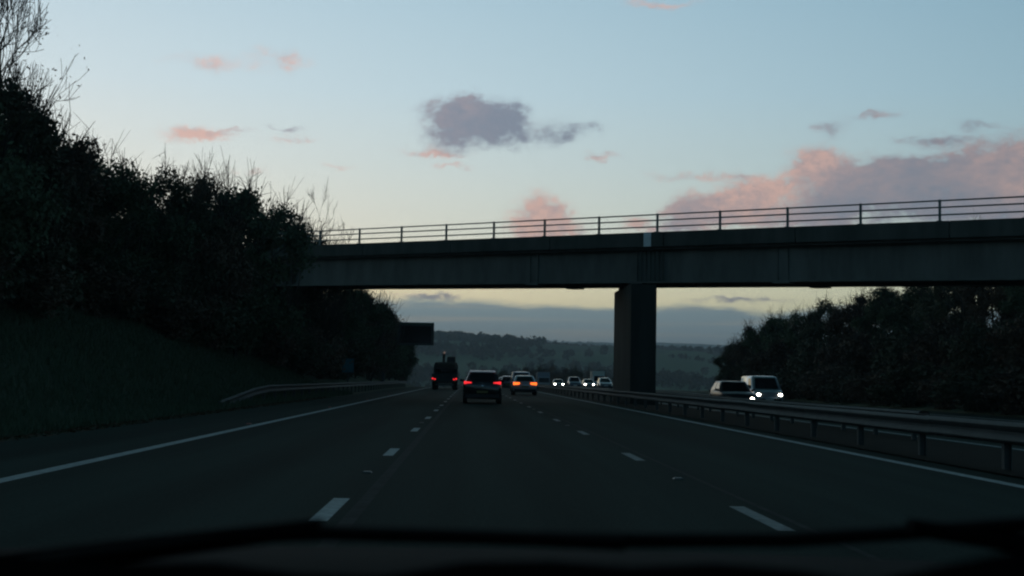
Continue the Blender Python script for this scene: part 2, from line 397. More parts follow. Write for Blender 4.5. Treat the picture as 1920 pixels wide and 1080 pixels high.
xs = np.unique(np.concatenate([np.arange(-44, -9, .9), [-9.0, -8.6, -8.2, -7.8, -7.5, -7.44], np.arange(-7, 27, 3.), [26.68, 26.74], np.arange(27, 66, .9),
     np.arange(-500, 1600, 30.), -np.geomspace(500, 9000, 18), np.geomspace(1600, 9000, 12), [-300, -200, -120, -80, -60]]).round(3))
ys = np.unique(np.concatenate([np.arange(-60, 300, 2.4), np.arange(300, 1000, 16.), np.arange(1000, 3200, 26.), np.arange(3200, 9001, 110.)]).round(3))
GX, GY = np.meshgrid(xs, ys); GZ = ground_z(GX, GY)
nx, ny = len(xs), len(ys)
ii = (np.arange(ny-1)[:, None]*nx + np.arange(nx-1)[None, :]).ravel()
me = np_mesh('ground', np.stack([GX.ravel(), GY.ravel(), GZ.ravel()], 1), np.stack([ii, ii+1, ii+nx+1, ii+nx], 1), 'grassland')
for p in me.polygons: p.use_smooth = True
tag(link(bpy.data.objects.new('ground', me)), kind='structure', label='grassy cutting banks, valley fields and far hills around the motorway')

def strip(name, x0, x1, y0, y1, dz, m, parent=None, z0=0.0, z1=0.0, step=4.0, n=2):
    Y = np.arange(y0, y1+.01, step) if y1-y0 > step else np.array([y0, y1])
    if Y[-1] < y1-.01: Y = np.append(Y, y1)
    U = np.linspace(0, 1, n)
    V = np.array([[x0+(x1-x0)*u+float(road_x(y)), y, float(road_z(y))+(z0 if not callable(z0) else z0(y))*(1-u)+(z1 if not callable(z1) else z1(y))*u+dz] for y in Y for u in U])
    k = (np.arange(len(Y)-1)[:, None]*n+np.arange(n-1)[None, :]).ravel()
    return link(bpy.data.objects.new(name, np_mesh(name, V, np.stack([k, k+1, k+n+1, k+n], 1), m)), parent)
OP = -0.28      # the other carriageway lies a little lower, rising to the same level further on
def op_z(Y): return OP+.43*float(sst(np.asarray(float(Y)), 95, 175))
road = tag(strip('road', -7.45, 6.95, -30, 520, 0, 'asphalt', n=5), kind='structure', label='dark asphalt carriageway with hard shoulder in front of the camera')
road2 = tag(strip('opposite_road', 12.1, 26.7, -30, 520, 0, 'asphalt', z0=op_z, z1=op_z, n=5), kind='structure', label='asphalt carriageway of the oncoming traffic beyond the barrier')
res = tag(strip('central_reserve', 6.95, 12.1, -30, 520, 0, 'earth', z0=.02, z1=lambda y: op_z(y)+.03, n=4), kind='structure', label='brown earth central reserve under the crash barriers')
strip('edge_line', -4.92, -4.72, -30, 500, .004, 'white_paint', road)
strip('edge_line', 6.30, 6.48, -30, 500, .004, 'white_paint', road)
strip('edge_line', 12.62, 12.80, -30, 500, .004, 'white_paint', road2, z0=op_z, z1=op_z)
strip('edge_line', 23.55, 23.75, -30, 500, .004, 'white_paint', road2, z0=op_z, z1=op_z)
strip('shoulder_edge', -7.44, -7.36, -30, 300, .004, 'seam', road)
strip('joint_seam', -1.0, -0.88, -30, 300, .003, 'seam', road)
strip('joint_seam', 2.66, 2.72, -30, 300, .003, 'seam', road)
def dash_line(x, first, count, parent, dz, m, w=.13, zf=lambda y: 0.0):
    base = None
    for i in range(count):
        y = first+9*i
        if y < (135 if parent is road else 90):
            if base is None:
                base = strip('lane_mark', -w/2, w/2, -1.0, 1.0, 0, m); o = base; o.parent = parent
            else: o = link(base.copy(), parent)
            o.location = (x, y, dz+zf(y))
        else: strip('lane_mark', x-w/2, x+w/2, y-1, y+1, dz, m, parent, z0=zf, z1=zf)
dash_line(-1.173, 11.75-9, 26, road, .004, 'white_paint', .15)
dash_line(2.477, 11.51-9, 26, road, .004, 'faded_paint', .14)
dash_line(16.35, 8, 22, road2, .004, 'faded_paint', zf=op_z)
dash_line(20.0, 10, 22, road2, .004, 'faded_paint', zf=op_z)
# road studs
stud_b = MB().hexa([(-.06,-.07,0),(.06,-.07,0),(.06,.07,0),(-.06,.07,0)], [(-.04,-.04,.018),(.04,-.04,.018),(.04,.04,.018),(-.04,.04,.018)])
mat('stud_red', (.35, .05, .04), .4); mat('stud_white', (.12, .12, .115), .5)
for nm, x, m, y0, par in (('road_stud', -5.08, 'stud_red', 13.5, road), ('road_stud', -1.2, 'stud_white', 16.2, road), ('road_stud', 2.46, 'stud_white', 15.9, road)):
    b0 = None
    for i in range(9):
        if b0 is None: b0 = stud_b.build(nm, m, par); o = b0
        else: o = link(b0.copy(), par)
        o.location = (x, y0+18*i, .004)

# ------------------------------------------------------------------ bridge
bridge = tag(empty('road_bridge', (9.4, 76, 0)), 'grey concrete and steel road bridge crossing over the motorway on a tall pier', 'bridge')
bridge_inv = Matrix.Translation((-9.4, -76, 0))
BO = Vector((-7.77, 91.1, 0)); BT = Vector((.7287, -.6849, 0)); BN = Vector((.6849, .7287, 0))
def bz(s): return 10.1-.0275*s
def BP(s, q, dz): p = BO+BT*s+BN*q; return (p.x-9.4, p.y-76, bz(s)+dz)
def bslab(mb, s0, s1, q0, q1, d0, d1, step=1e9):
    n = max(1, int((s1-s0)/step)) if step < 1e8 else 1
    rings = []
    for i in range(n+1):
        s = s0+(s1-s0)*i/n
        rings.append([BP(s,q0,d0), BP(s,q1,d0), BP(s,q1,d1), BP(s,q0,d1)])
    return mb.loft(rings)
S0, S1 = -24., 66.
bslab(MB(), S0, S1, .28, 5.7, -.95, -.28).build('deck', 'concrete', bridge)
# edge beam cast in lengths, small joints between
sE = S0
while sE < S1:
    bslab(MB(), sE+.012, min(sE+8.18, S1)-.012, 0, .34, -.82, 0).build('edge_beam', 'concrete', bridge, bevel=.02)
    sE += 8.18
bslab(MB(), S0, S1, 5.45, 5.72, -.5, .25).build('back_upstand', 'concrete', bridge)
bslab(MB(), 23.75, 24.25, -.03, .02, -.80, .0).build('joint_cover', 'pale_steel', bridge)
for q in (.85, 4.75):
    mb = MB(); bslab(mb, S0, S1, q-.02, q+.02, -2.7, -.95); bslab(mb, S0, S1, q-.28, q+.28, -2.79, -2.70); bslab(mb, S0, S1, q-.22, q+.22, -.99, -.951)
    g = mb.build('girder', 'girder_paint', bridge)
    for s in (15.05, 32.1):     # bolted splices
        mb = MB(); bslab(mb, s-.28, s+.28, q-.05, q-.0215, -2.55, -1.1); bslab(mb, s-.5, s+.5, q-.30, q+.30, -2.86, -2.792)
        bslab(mb, s-.31, s-.285, q-.09, q-.02, -2.69, -1.0); bslab(mb, s+.285, s+.31, q-.09, q-.02, -2.69, -1.0)
        mb.build('splice_plate', 'girder_paint', g)
    for s in (22.75, 23.05, 23.35, 23.65, 23.95, 24.25, 24.5):
        bslab(MB(), s-.015, s+.015, q-.13, q-.021, -2.69, -1.0).build('stiffener', 'girder_paint', g)
for k in range(-5, 17):
    s = 4.09*k
    mb = MB(); bslab(mb, s-.05, s+.05, .12, .22, .0, 1.04); bslab(mb, s-.13, s+.13, .06, .28, .0, .03)
    mb.build('parapet_post', 'rail_steel', bridge)
for d in (.98, .66, .30):
    bslab(MB(), S0, S1, .10, .165, d-.035, d+.035).build('parapet_rail', 'rail_steel', bridge)
# pier
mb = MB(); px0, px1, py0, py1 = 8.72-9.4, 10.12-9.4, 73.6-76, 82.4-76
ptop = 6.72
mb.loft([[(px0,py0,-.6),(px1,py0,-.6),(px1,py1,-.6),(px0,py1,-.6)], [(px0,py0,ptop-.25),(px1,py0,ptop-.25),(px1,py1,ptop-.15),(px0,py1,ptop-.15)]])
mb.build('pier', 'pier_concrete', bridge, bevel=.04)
for q in (.85, 4.75):
    P0 = BO + BN*q; s = (9.42-P0.x)/BT.x
    mb = MB(); bslab(mb, s-.45, s+.45, q-.3, q+.3, -3.6, -2.79); mb.build('bearing', 'black_trim', bridge)
for s, w in ((-21.0, 5.5), (58.0, 6)):
    mb = MB(); bslab(mb, s-.6, s+w, -.2, 5.9, -9, -2.8); mb.build('abutment', 'concrete', bridge)

# ------------------------------------------------------------------ crash barriers
def wbeam(x, side, Ys, ztop, gz):
    prof = [(0, 0), (.05, -.02), (.075, -.055), (.05, -.10), (.0, -.135), (0, -.175), (.05, -.21), (.075, -.255), (.05, -.29), (0, -.31)]
    prof = prof + [(a-.006, b) for a, b in reversed(prof)]
    mb = MB(); rings = []
    for y, zt, xo in Ys:
        rings.append([(x+xo+side*a, y, zt+b) for a, b in prof])
    return mb.loft(rings)
def barrier(name, x, y0, y1, gz, label, post_step=3.6, both=True, ramp=None, top=.66):
    root = tag(empty(name, (x, y0, gz)), label, 'crash barrier')
    Y = list(np.arange(y0, y1, 3.6)); st = []
    for y in Y:
        zt = top+float(road_z(y)); xo = float(road_x(y))
        if ramp: zt = top*min(1, .32+.68*max(0, (y-y0)/ramp)) + float(road_z(y))
        st.append((y-y0, zt, xo))
    for sd_ in ((1, -1) if both else (1,)):
        for k in range(len(st)-1):
            (ya, za, xa), (yb, zb_, xb) = st[k], st[k+1]
            off = sd_*(.005 if k % 2 else 0.0); dz = random.uniform(-.006, .006)
            wbeam(sd_*.075+off, sd_, [(ya-.16, za+dz, xa), (yb+.16, zb_+dz, xb)], 0, 0).build('beam', 'galvanised', root, smooth_angle=50)
    pm = None
    for i, y in enumerate(np.arange(y0+.6, y1-1, post_step)):
        h = top-.02
        if ramp: h = max(.2, top*min(1, .32+.68*max(0, (y-y0)/ramp))-.04)
        if pm is None:
            mb = MB(); mb.box(-.055, .055, -.004, .004, -.2, 1); mb.box(-.055, -.047, -.05, .05, -.2, 1); mb.box(.047, .055, -.05, .05, -.2, 1)
            pm = mb.build('barrier_post', 'post_steel', root); o = pm
        else: o = link(pm.copy(), root)
        o.location = (float(road_x(y)), y-y0, float(road_z(y))); o.scale = (1, 1, h)
    return root
barrier('crash_barrier', 7.62, 4.05, 220, 0.0, 'long steel crash barrier beside the carriageway running in front of the bridge pier')
far_b = barrier('crash_barrier', 11.1, 33, 150, -.13, 'crash barrier on the far side of the central reserve, behind the bridge pier', 3.2)
lb = barrier('crash_barrier', -8.5, 46.0, 180, 0.0, 'roadside crash barrier with ramped end below the wooded grass bank', 3.2, both=False, ramp=9.0, top=.72)

# ------------------------------------------------------------------ signs
def message_sign():
    t = tag(empty('message_sign', (-9.6, 150, float(ground_z(-9.6, 150)))), 'dark rectangular message sign on a cantilever mast above the hard shoulder', 'sign')
    z0 = t.location.z
    def Z(v): return v-z0
    MB().tube([(0, 0, -.3), (0, 0, Z(7.1))], [.2, .16], 10).build('mast', 'galvanised', t, 40)
    mb = MB(); mb.box(-.1, 5.2, .25, .45, Z(5.3), Z(5.5)); mb.box(-.1, 5.2, .25, .45, Z(6.6), Z(6.8)); mb.build('arm', 'galvanised', t)
    panel = MB().box(1.55, 5.45, -.25, .2, Z(4.72), Z(7.12)).build('panel', 'sign_back', t, bevel=.03)
    mb = MB(); mb.box(1.50, 5.5, -.75, .25, Z(7.13), Z(7.21)); mb.box(1.5, 5.5, -.31, -.255, Z(6.94), Z(7.12)); mb.build('hood', 'sign_hood', panel)
    mb = MB(); mb.box(1.5, 1.54, -.7, .22, Z(4.7), Z(7.12)); mb.box(5.46, 5.5, -.7, .22, Z(4.7), Z(7.12)); mb.build('side_shade', 'sign_back', panel)
    MB().box(1.8, 5.2, -.262, -.252, Z(4.95), Z(6.8)).build('display', 'glass_dark', panel)
message_sign()
def small_sign():
    gz = float(ground_z(-9.0, 100))
    t = tag(empty('marker_sign', (-9.0, 100, gz)), 'small blue square sign on a post behind the roadside barrier', 'sign')
    MB().tube([(0, .05, -.2), (0, .05, 2.45-gz)], .04, 8).build('post', 'galvanised', t, 40)
    MB().box(-.43, .43, 0, .02, 1.42-gz, 2.45-gz).build('panel', 'sign_blue', t, bevel=.004)
    MB().box(-.37, .37, -.006, -.002, 1.48-gz, 2.39-gz).build('face', mat('sign_face', (.03, .20, .26), .5), t)
small_sign()

# ------------------------------------------------------------------ vehicles (local: front towards +Y, origin on the ground)
def paint(name, c, metal=.0, rough=.3): return mat(name, c, rough, metal=metal, coat=1.0)
def wheel(parent, x, y, r, w=.2):
    sgn = 1 if x > 0 else -1
    def ring(rad, xx): return [(xx, y+rad*math.cos(2*math.pi*k/20), r+rad*math.sin(2*math.pi*k/20)) for k in range(20)]
    t = MB().loft([ring(r*.62, x-w/2), ring(r*.94, x-w/2), ring(r, x-w/2+.03), ring(r, x+w/2-.03), ring(r*.94, x+w/2), ring(r*.62, x+w/2)]).build('tyre', 'tyre', parent, 35)
    MB().loft([ring(r*.62, x+sgn*(w/2+.004)), ring(r*.56, x+sgn*(w/2-.02)), ring(r*.15, x+sgn*(w/2-.005))]).build('rim', 'rim', t, 35)
def body_shell(st):
    mb = MB(); rings = []
    for (y, w, zb, zt) in st:
        h = [(0, zb), (.78*w, zb), (.95*w, zb+.09), (w, zb+(zt-zb)*.45), (.985*w, zt-.13), (.93*w, zt-.03), (.80*w, zt), (0, zt+.02)]
        ring = [(x, y, z) for x, z in h] + [(-x, y, z) for x, z in reversed(h[1:-1])]
        rings.append(ring)
    return mb.loft(rings)
def cabin(yr, yf, wb, zb, tr, tf, wt, zt):
    def ring(y0, y1, w, z, c=.92): return [(-w, y0+.10, z), (-w*c, y0, z), (w*c, y0, z), (w, y0+.10, z), (w, y1-.14, z), (w*c, y1, z), (-w*c, y1, z), (-w, y1-.14, z)]
    return MB().loft([ring(yr, yf, wb, zb), ring(yr+(tr-yr)*.86, yf+(tf-yf)*.86, wb+(wt-wb)*.84, zb+(zt-zb)*.86),
                      ring(yr+(tr-yr)*1.0, yf+(tf-yf)*1.0, wt*.985, zb+(zt-zb)*.955), ring(tr+.10, tf-.12, wt*.86, zt-.008), ring(tr+.5, tf-.5, wt*.45, zt+.012)])
def lerp(a, b, t): return a+(b-a)*t
def glass(parent, name, yr, yf, wb, zb, tr, tf, wt, zt, which, f0, f1, u0=.06, u1=.94, off=.012, m='glass_dark'):
    def edge(f):
        w = lerp(wb, wt, f); z = lerp(zb, zt, f); r = lerp(yr, tr, f); fr = lerp(yf, tf, f)
        return w, z, r, fr
    q = []
    for f in (f0, f1):
        w, z, r, fr = edge(f)
        if which == 'rear': a, b = (-w*.9, r-off, z), (w*.9, r-off, z)
        elif which == 'front': a, b = (w*.9, fr+off, z), (-w*.9, fr+off, z)
        elif which == 'left': a, b = (-w-off, fr-.18, z), (-w-off, r+.14, z)
        else: a, b = (w+off, r+.14, z), (w+off, fr-.18, z)
        A, B = Vector(a), Vector(b); q.append((A.lerp(B, u0), A.lerp(B, u1)))
    mb = MB(); mid = [q[0][0], q[0][1], q[1][1], q[1][0]]
    c = Vector((0, (yr+yf)/2, zb)); nrm = (mid[1]-mid[0]).cross(mid[3]-mid[0]).normalized()
    mb.hexa([p-nrm*.006 for p in mid], [p+nrm*.006 for p in mid])
    return mb.build(name, m, parent)
def make_car(name, label, cat, loc, rz, pm, L=4.3, W=1.8, H=1.47, style='hatch', rear_m=None, head_m=None, fog=False, detail=True, plate_rear='number_plate', high_brake=False, group=None):
    t = tag(empty(name, loc, rz), label, cat, group); w = W/2; l = L/2
    if style == 'hatch':
        belt, st = .93, [(-l, w*.90, .34, .92), (-l+.08, w*.96, .24, 1.0), (-l+.5, w, .20, 1.0), (-l*.3, w, .19, .93), (l*.25, w, .19, .93), (l*.42, w*.99, .19, .91), (l-.55, w*.97, .2, .80), (l-.14, w*.9, .22, .66), (l, w*.8, .28, .56)]
        cb = (-l+.10, l*.46, w*.93, belt-.03, -l+.34, l*.02, w*.66, H)
    elif style == 'saloon':
        belt, st = .92, [(-l, w*.90, .36, .84), (-l+.08, w*.96, .25, .98), (-l+.6, w, .20, .99), (-l*.3, w, .19, .94), (l*.25, w, .19, .93), (l*.42, w*.99, .19, .90), (l-.55, w*.97, .2, .78), (l-.14, w*.9, .22, .66), (l, w*.8, .28, .56)]
        cb = (-l+.62, l*.44, w*.93, belt-.02, -l+1.25, l*.02, w*.70, H)
    elif style == 'suv':
        belt, st = 1.0, [(-l, w*.90, .40, .86), (-l+.08, w*.96, .30, .98), (-l+.5, w, .25, 1.02), (-l*.3, w, .24, 1.0), (l*.25, w, .24, 1.0), (l*.42, w*.99, .24, .99), (l-.55, w*.97, .25, .92), (l-.14, w*.92, .26, .80), (l, w*.82, .3, .64)]
        cb = (-l+.12, l*.46, w*.94, belt-.03, -l+.75, l*.17, w*.72, H)
    else:   # van
        belt, st = 1.08, [(-l, w*.95, .36, 1.05), (-l+.05, w*.99, .27, 1.10), (-l+.5, w, .24, 1.12), (-l*.3, w, .24, 1.12), (l*.35, w, .24, 1.12), (l*.62, w*.99, .24, 1.09), (l-.5, w*.97, .25, 1.0), (l-.12, w*.93, .26, .86), (l, w*.85, .3, .66)]
        cb = (-l+.03, l*.68, w*.97, belt-.02, -l+.14, l*.34, w*.82, H)
    body_shell(st).build('body', pm, t, 42)
    cab = cabin(*cb).build('cabin', pm, t, 42)
    zt_ = H-.07
    cg = cb
    glass(t, 'windscreen', *cg, 'front', .06, .85)
    if style != 'van' or detail: glass(t, 'rear_window', *cg, 'rear', .18 if style == 'hatch' else .1, .84)
    for sd_ in ('left', 'right'):
        if style == 'van':
            glass(t, 'side_window', *cg, sd_, .08, .80, .02, .26) if sd_ == 'left' else glass(t, 'side_window', *cg, sd_, .08, .80, .74, .98)
        else:
            glass(t, 'side_window', *cg, sd_, .08, .84, .03, .46); glass(t, 'side_window', *cg, sd_, .08, .84, .51, .96)
    r = .32 if style != 'suv' else .36
    for sx in (-1, 1):
        for yy in (-l+.82, l-.86): wheel(t, sx*(w-.105), yy, r)
        # wheel arches
        for yy in (-l+.82, l-.86):
            pts = [(sx*(w+.004), yy+(r+.055)*math.cos(a), r+(r+.055)*math.sin(a)) for a in np.linspace(-.25, math.pi+.25, 13)]
            n_ = len(pts); inn = [(p[0]-sx*.22, p[1], p[2]) for p in pts]
            MB().add(pts+inn, [tuple(range(n_)), tuple(range(2*n_-1, n_-1, -1))]+[(k, k+1, n_+k+1, n_+k) for k in range(n_-1)]+[(n_-1, 0, n_, 2*n_-1)]).build('wheel_arch', 'black_trim', t)
        zf = {'hatch': .66, 'saloon': .66, 'suv': .60, 'van': .74}[style]
        mb = MB(); hx = w*.70
        ring0 = [(sx*hx+.13*math.cos(a)*(1.15), l-.13, zf+.085*math.sin(a)) for a in np.linspace(0, 2*math.pi, 13)[:-1]]
        ring1 = [(sx*hx+.10*math.cos(a), l+.012, zf+.068*math.sin(a)) for a in np.linspace(0, 2*math.pi, 13)[:-1]]
        mb.loft([ring0, ring1]).build('headlight', head_m or 'glass_dark', t, 60)
        if fog:
            mb = MB(); mb.loft([[(sx*w*.62+.075*math.cos(a), l-.1, .36+.065*math.sin(a)) for a in np.linspace(0, 2*math.pi, 11)[:-1]],
                                [(sx*w*.62+.06*math.cos(a), l+.02, .36+.05*math.sin(a)) for a in np.linspace(0, 2*math.pi, 11)[:-1]]])
            mb.build('fog_light', 'fog_glow' if fog == 'on' else 'glass_dark', t, 60)
        # tail lights
        rm = rear_m or mat('tail_off', (.16, .015, .015), .25)
        if style == 'hatch': poly = [(sx*w*.94, .885), (sx*w*.95, 1.02), (sx*w*.76, 1.0), (sx*w*.56, .98), (sx*w*.56, .935), (sx*w*.76, .92)]
        elif style == 'saloon': poly = [(sx*w*.945, .74), (sx*w*.95, .93), (sx*w*.42, .92), (sx*w*.46, .78)]
        elif style == 'suv': poly = [(sx*w*.95, .82), (sx*w*.95, 1.02), (sx*w*.6, 1.0), (sx*w*.6, .86)]
        else: poly = [(sx*w*.97, .72), (sx*w*.97, 1.16), (sx*w*.84, 1.16), (sx*w*.84, .72)]
        MB().prism(poly, -l-.035, -l+.16).build('tail_light', rm, t)
        if detail:
            mb = MB(); mb.hexa([(sx*(w*.94), l*.36, .97 if style != 'van' else 1.1), (sx*(w+.17), l*.33, 1.0 if style != 'van' else 1.13), (sx*(w+.17), l*.37, 1.0 if style != 'van' else 1.13), (sx*(w*.94), l*.42, .97 if style != 'van' else 1.1)],
                    [(sx*(w*.94), l*.36, 1.09 if style != 'van' else 1.3), (sx*(w+.15), l*.33, 1.12 if style != 'van' else 1.36), (sx*(w+.15), l*.37, 1.12 if style != 'van' else 1.36), (sx*(w*.94), l*.42, 1.09 if style != 'van' else 1.3)])
            mb.build('mirror', pm if style != 'van' else 'black_trim', t, bevel=.015)
    # bumpers, plates, grille
    MB().prism([(-w*.86, .27), (w*.86, .27), (w*.88, .44), (-w*.88, .44)], -l-.03, -l+.2).build('rear_bumper', 'black_trim', t)
    MB().prism([(-w*.74, .30), (w*.74, .30), (w*.76, .50), (-w*.76, .50)], l-.2, l+.03).build('front_bumper', 'black_trim', t)
    pz = .60 if style == 'hatch' else (.62 if style == 'saloon' else .7)
    if style == 'hatch': pz = .54
    MB().box(-.26, .26, -l-.048, -l-.036, pz-.055, pz+.055).build('number_plate', plate_rear, t)
    MB().box(-.26, .26, l+.034, l+.044, .40, .51).build('number_plate', 'white_plate', t)
    MB().prism([(-w*.5, .56), (w*.5, .56), (w*.52, .68), (-w*.52, .68)], l-.3, l+.008 if style == 'suv' else l-.02).build('grille', 'black_trim', t)
    if style in ('hatch', 'suv'):
        MB().hexa([(-w*.65, -l+.22, H-.075), (w*.65, -l+.22, H-.075), (w*.66, -l+.75, H-.045), (-w*.66, -l+.75, H-.045)],
                  [(-w*.66, -l+.23, H-.04), (w*.66, -l+.23, H-.04), (w*.64, -l+.85, H+.022), (-w*.64, -l+.85, H+.022)]).build('spoiler', paint('painted_sky_sheen', (.75, .77, .76), .0, .4) if name == 'hatchback' else pm, t, bevel=.008)  # hatchback's spoiler is coloured pale: sky reflection along the roof edge, painted in
    if style == 'hatch' and detail:
        ring = lambda rr, y: [(rr*math.cos(a), y, .80+rr*math.sin(a)) for a in np.linspace(0, 2*math.pi, 17)[:-1]]
        MB().loft([ring(.06, -l-.005), ring(.06, -l-.045), ring(.045, -l-.052)]).build('badge', 'badge', t, 40)
        MB().tube([(0, -l+.55, H), (0, -l+.35, H+.10)], .008, 5).build('aerial', 'black_trim', t)
    if high_brake: MB().box(-.16, .16, cb[4]-.07, cb[4]+.02, H-.17, H-.12).build('high_brake_light', 'tail_red', t)
    return t
black = paint('paint_black', (.012, .014, .016), .0, .25)
silver = paint('paint_silver', (.30, .325, .34), .55, .32)
white = paint('paint_white', (.62, .63, .63), .0, .35)
slate = paint('paint_slate', (.018, .022, .026), .1, .3)
bluegrey = paint('paint_blue_grey', (.14, .18, .22), .3, .35)
cream = paint('paint_cream', (.60, .58, .50), .0, .4)

make_car('hatchback', 'black hatchback with red tail lights directly ahead in the middle lane', 'car', (.57, 62+2.13, 0), 0, black, 4.25, 1.79, 1.50, 'hatch', rear_m='tail_red')
make_car('saloon_car', 'silver saloon car with glowing orange brake lights in the outer lane', 'car', (3.98, 98+2.3, 0), 0, paint('paint_pale_silver', (.46, .48, .50), .4, .35), 4.6, 1.80, 1.43, 'saloon', rear_m='brake_glow', high_brake=True)
make_car('people_carrier', 'blue grey people carrier just ahead of the silver saloon', 'car', (4.75, 126+2.3, 0), 0, bluegrey, 4.6, 1.85, 1.85, 'van')
make_car('small_car', 'dark car with red tail lights between the black hatchback and the silver saloon', 'car', (4.15, 148+2.1, float(road_z(150))), 0, slate, 4.2, 1.75, 1.48, 'hatch', rear_m='tail_red_soft')
make_car('small_car', 'farthest red-lit car, just right of the black hatchback', 'car', (4.55, 184, float(road_z(184))), 0, silver, 4.2, 1.75, 1.5, 'hatch', rear_m='tail_red_soft', detail=False)
PI = math.pi
make_car('oncoming_suv', 'dark oncoming car with bright roof edge behind the central barrier', 'car', (14.42, 72+2.15, OP), PI, mat('paint_dull_dark', (.012, .015, .017), .4, coat=.25), 4.3, 1.86, 1.53, 'suv', head_m='head_glow', fog='on', plate_rear='number_plate')
make_car('oncoming_van', 'silver oncoming van with both headlights on, behind the dark oncoming car', 'van', (18.45, 83+2.4, OP), PI, silver, 4.9, 1.92, 1.90, 'van', head_m='head_glow')
zf = lambda y: op_z(y)+float(road_z(y))
make_car('oncoming_car', 'silver oncoming car without bright lights close to the left side of the pier', 'car', (17.7, 178, zf(178)), PI, silver, 4.3, 1.8, 1.48, 'hatch', detail=False)
make_car('oncoming_car', 'oncoming car with two bright headlights nearest the pier', 'car', (17.9, 205, zf(205)), PI, slate, 4.3, 1.8, 1.46, 'hatch', head_m='head_glow', detail=False)
make_car('oncoming_car', 'oncoming car with a close pair of headlights in the middle of the far traffic', 'car', (19.0, 236, zf(236)), PI, slate, 4.3, 1.75, 1.46, 'hatch', head_m='head_glow', detail=False)
make_car('oncoming_car', 'oncoming car with the leftmost pair of bright headlights', 'car', (14.05, 216, zf(216)), PI, slate, 4.3, 1.8, 1.46, 'hatch', head_m='head_glow', detail=False)
make_car('oncoming_estate', 'dull grey unlit oncoming car in the gap between the headlight pairs', 'car', (14.6, 190, zf(190)), PI, bluegrey, 4.5, 1.8, 1.62, 'suv', detail=False)

def box_truck(name, label, loc, L, W, H, cabm, boxm, head=None):
    t = tag(empty(name, loc, PI), label, 'truck'); w = W/2
    MB().box(-w, w, -L/2, L/2-1.75, .95, H).build('cargo_box', boxm, t, bevel=.03)
    MB().loft([[(-w*.95, L/2-1.6, .45), (w*.95, L/2-1.6, .45), (w*.95, L/2, .45), (-w*.95, L/2, .45)], [(-w*.95, L/2-1.6, 1.25), (w*.95, L/2-1.6, 1.25), (w*.95, L/2, 1.25), (-w*.95, L/2, 1.25)],
               [(-w*.9, L/2-1.6, 2.35), (w*.9, L/2-1.6, 2.35), (w*.88, L/2-.35, 2.35), (-w*.88, L/2-.35, 2.35)]]).build('cab', cabm, t, bevel=.05)
    MB().hexa([(-w*.84, L/2-.02, 1.32), (w*.84, L/2-.02, 1.32), (w*.84, L/2+.015, 1.32), (-w*.84, L/2+.015, 1.32)],
              [(-w*.80, L/2-.33, 2.2), (w*.80, L/2-.33, 2.2), (w*.80, L/2-.295, 2.2), (-w*.80, L/2-.295, 2.2)]).build('windscreen', 'glass_dark', t)
    MB().box(-.5*W*.9, .5*W*.9, -L/2+.2, L/2-.3, .5, .9).build('chassis', 'black_trim', t)
    for sx in (-1, 1):
        for yy in (-L/2+1.1, L/2-.9): wheel(t, sx*(w-.16), yy, .42, .28)
        MB().box(sx*w*.75-.12, sx*w*.75+.12, L/2, L/2+.03, .68, .82).build('headlight', head or 'glass_dark', t)
box_truck('box_truck', 'white fronted oncoming truck standing tall beside the pier', (21.3, 226, zf(226)), 6.2, 2.1, 3.0, white, cream)
box_truck('box_truck', 'grey box truck among the farthest oncoming traffic, next to the silver saloon', (14.1, 262, zf(262)), 7.5, 2.4, 3.3, silver, bluegrey)

def flatbed():
    t = tag(empty('flatbed_lorry', (-2.5, 132+4.5, 0)), 'dark flatbed lorry carrying machinery in the inner lane with red lights', 'lorry'); w = 1.24
    MB().box(-w, w, -4.5, 2.4, 1.28, 1.56).build('bed', mat('bed_dark', (.05, .05, .048), .7, var=.3), t, bevel=.02)
    MB().box(-w, w, 2.2, 2.32, 1.56, 2.5).build('headboard', 'bed_dark', t, bevel=.02)
    MB().box(-.45, .45, -4.2, 4.2, .75, 1.28).build('chassis', 'black_trim', t)
    MB().box(-w*.98, w*.98, -4.56, -4.44, .78, 1.27).build('tail_board', 'bed_dark', t)
    MB().box(-.9, .9, -4.4, -4.3, .42, .6).build('under_run_bar', 'galvanised', t)
    MB().loft([[(-w, 2.6, .6), (w, 2.6, .6), (w, 4.5, .6), (-w, 4.5, .6)], [(-w, 2.6, 1.9), (w, 2.6, 1.9), (w, 4.5, 1.7), (-w, 4.5, 1.7)], [(-w*.92, 2.6, 2.75), (w*.92, 2.6, 2.75), (w*.92, 4.1, 2.7), (-w*.92, 4.1, 2.7)]]).build('cab', mat('cab_maroon', (.07, .02, .018), .4), t, bevel=.06)
    MB().box(-w*.7, w*.7, 2.575, 2.595, 2.0, 2.5).build('rear_window', 'glass_dark', t)
    for sx in (-1, 1):
        for k, rr in ((.0, .085), (.22, .075)):
            MB().loft([[(sx*(w*.92-k)+rr*math.cos(a), -4.60+dy, 1.08-.25*k+rr*math.sin(a)) for a in np.linspace(0, 2*PI, 11)[:-1]] for dy in (0, .05)]).build('tail_light', 'tail_red', t)
        MB().box(sx*w*.8-.12, sx*w*.8+.12, -4.585, -4.57, .80, .90).build('reflector', 'number_plate', t)
        for yy in (-3.1, -1.85, 3.5): wheel(t, sx*(w-.24), yy, .5, .46)
        MB().box(sx*(w-.26)-.24, sx*(w-.26)+.24, -3.75, -3.72, .25, .75).build('mud_flap', 'tyre', t)
    return t
flatbed()
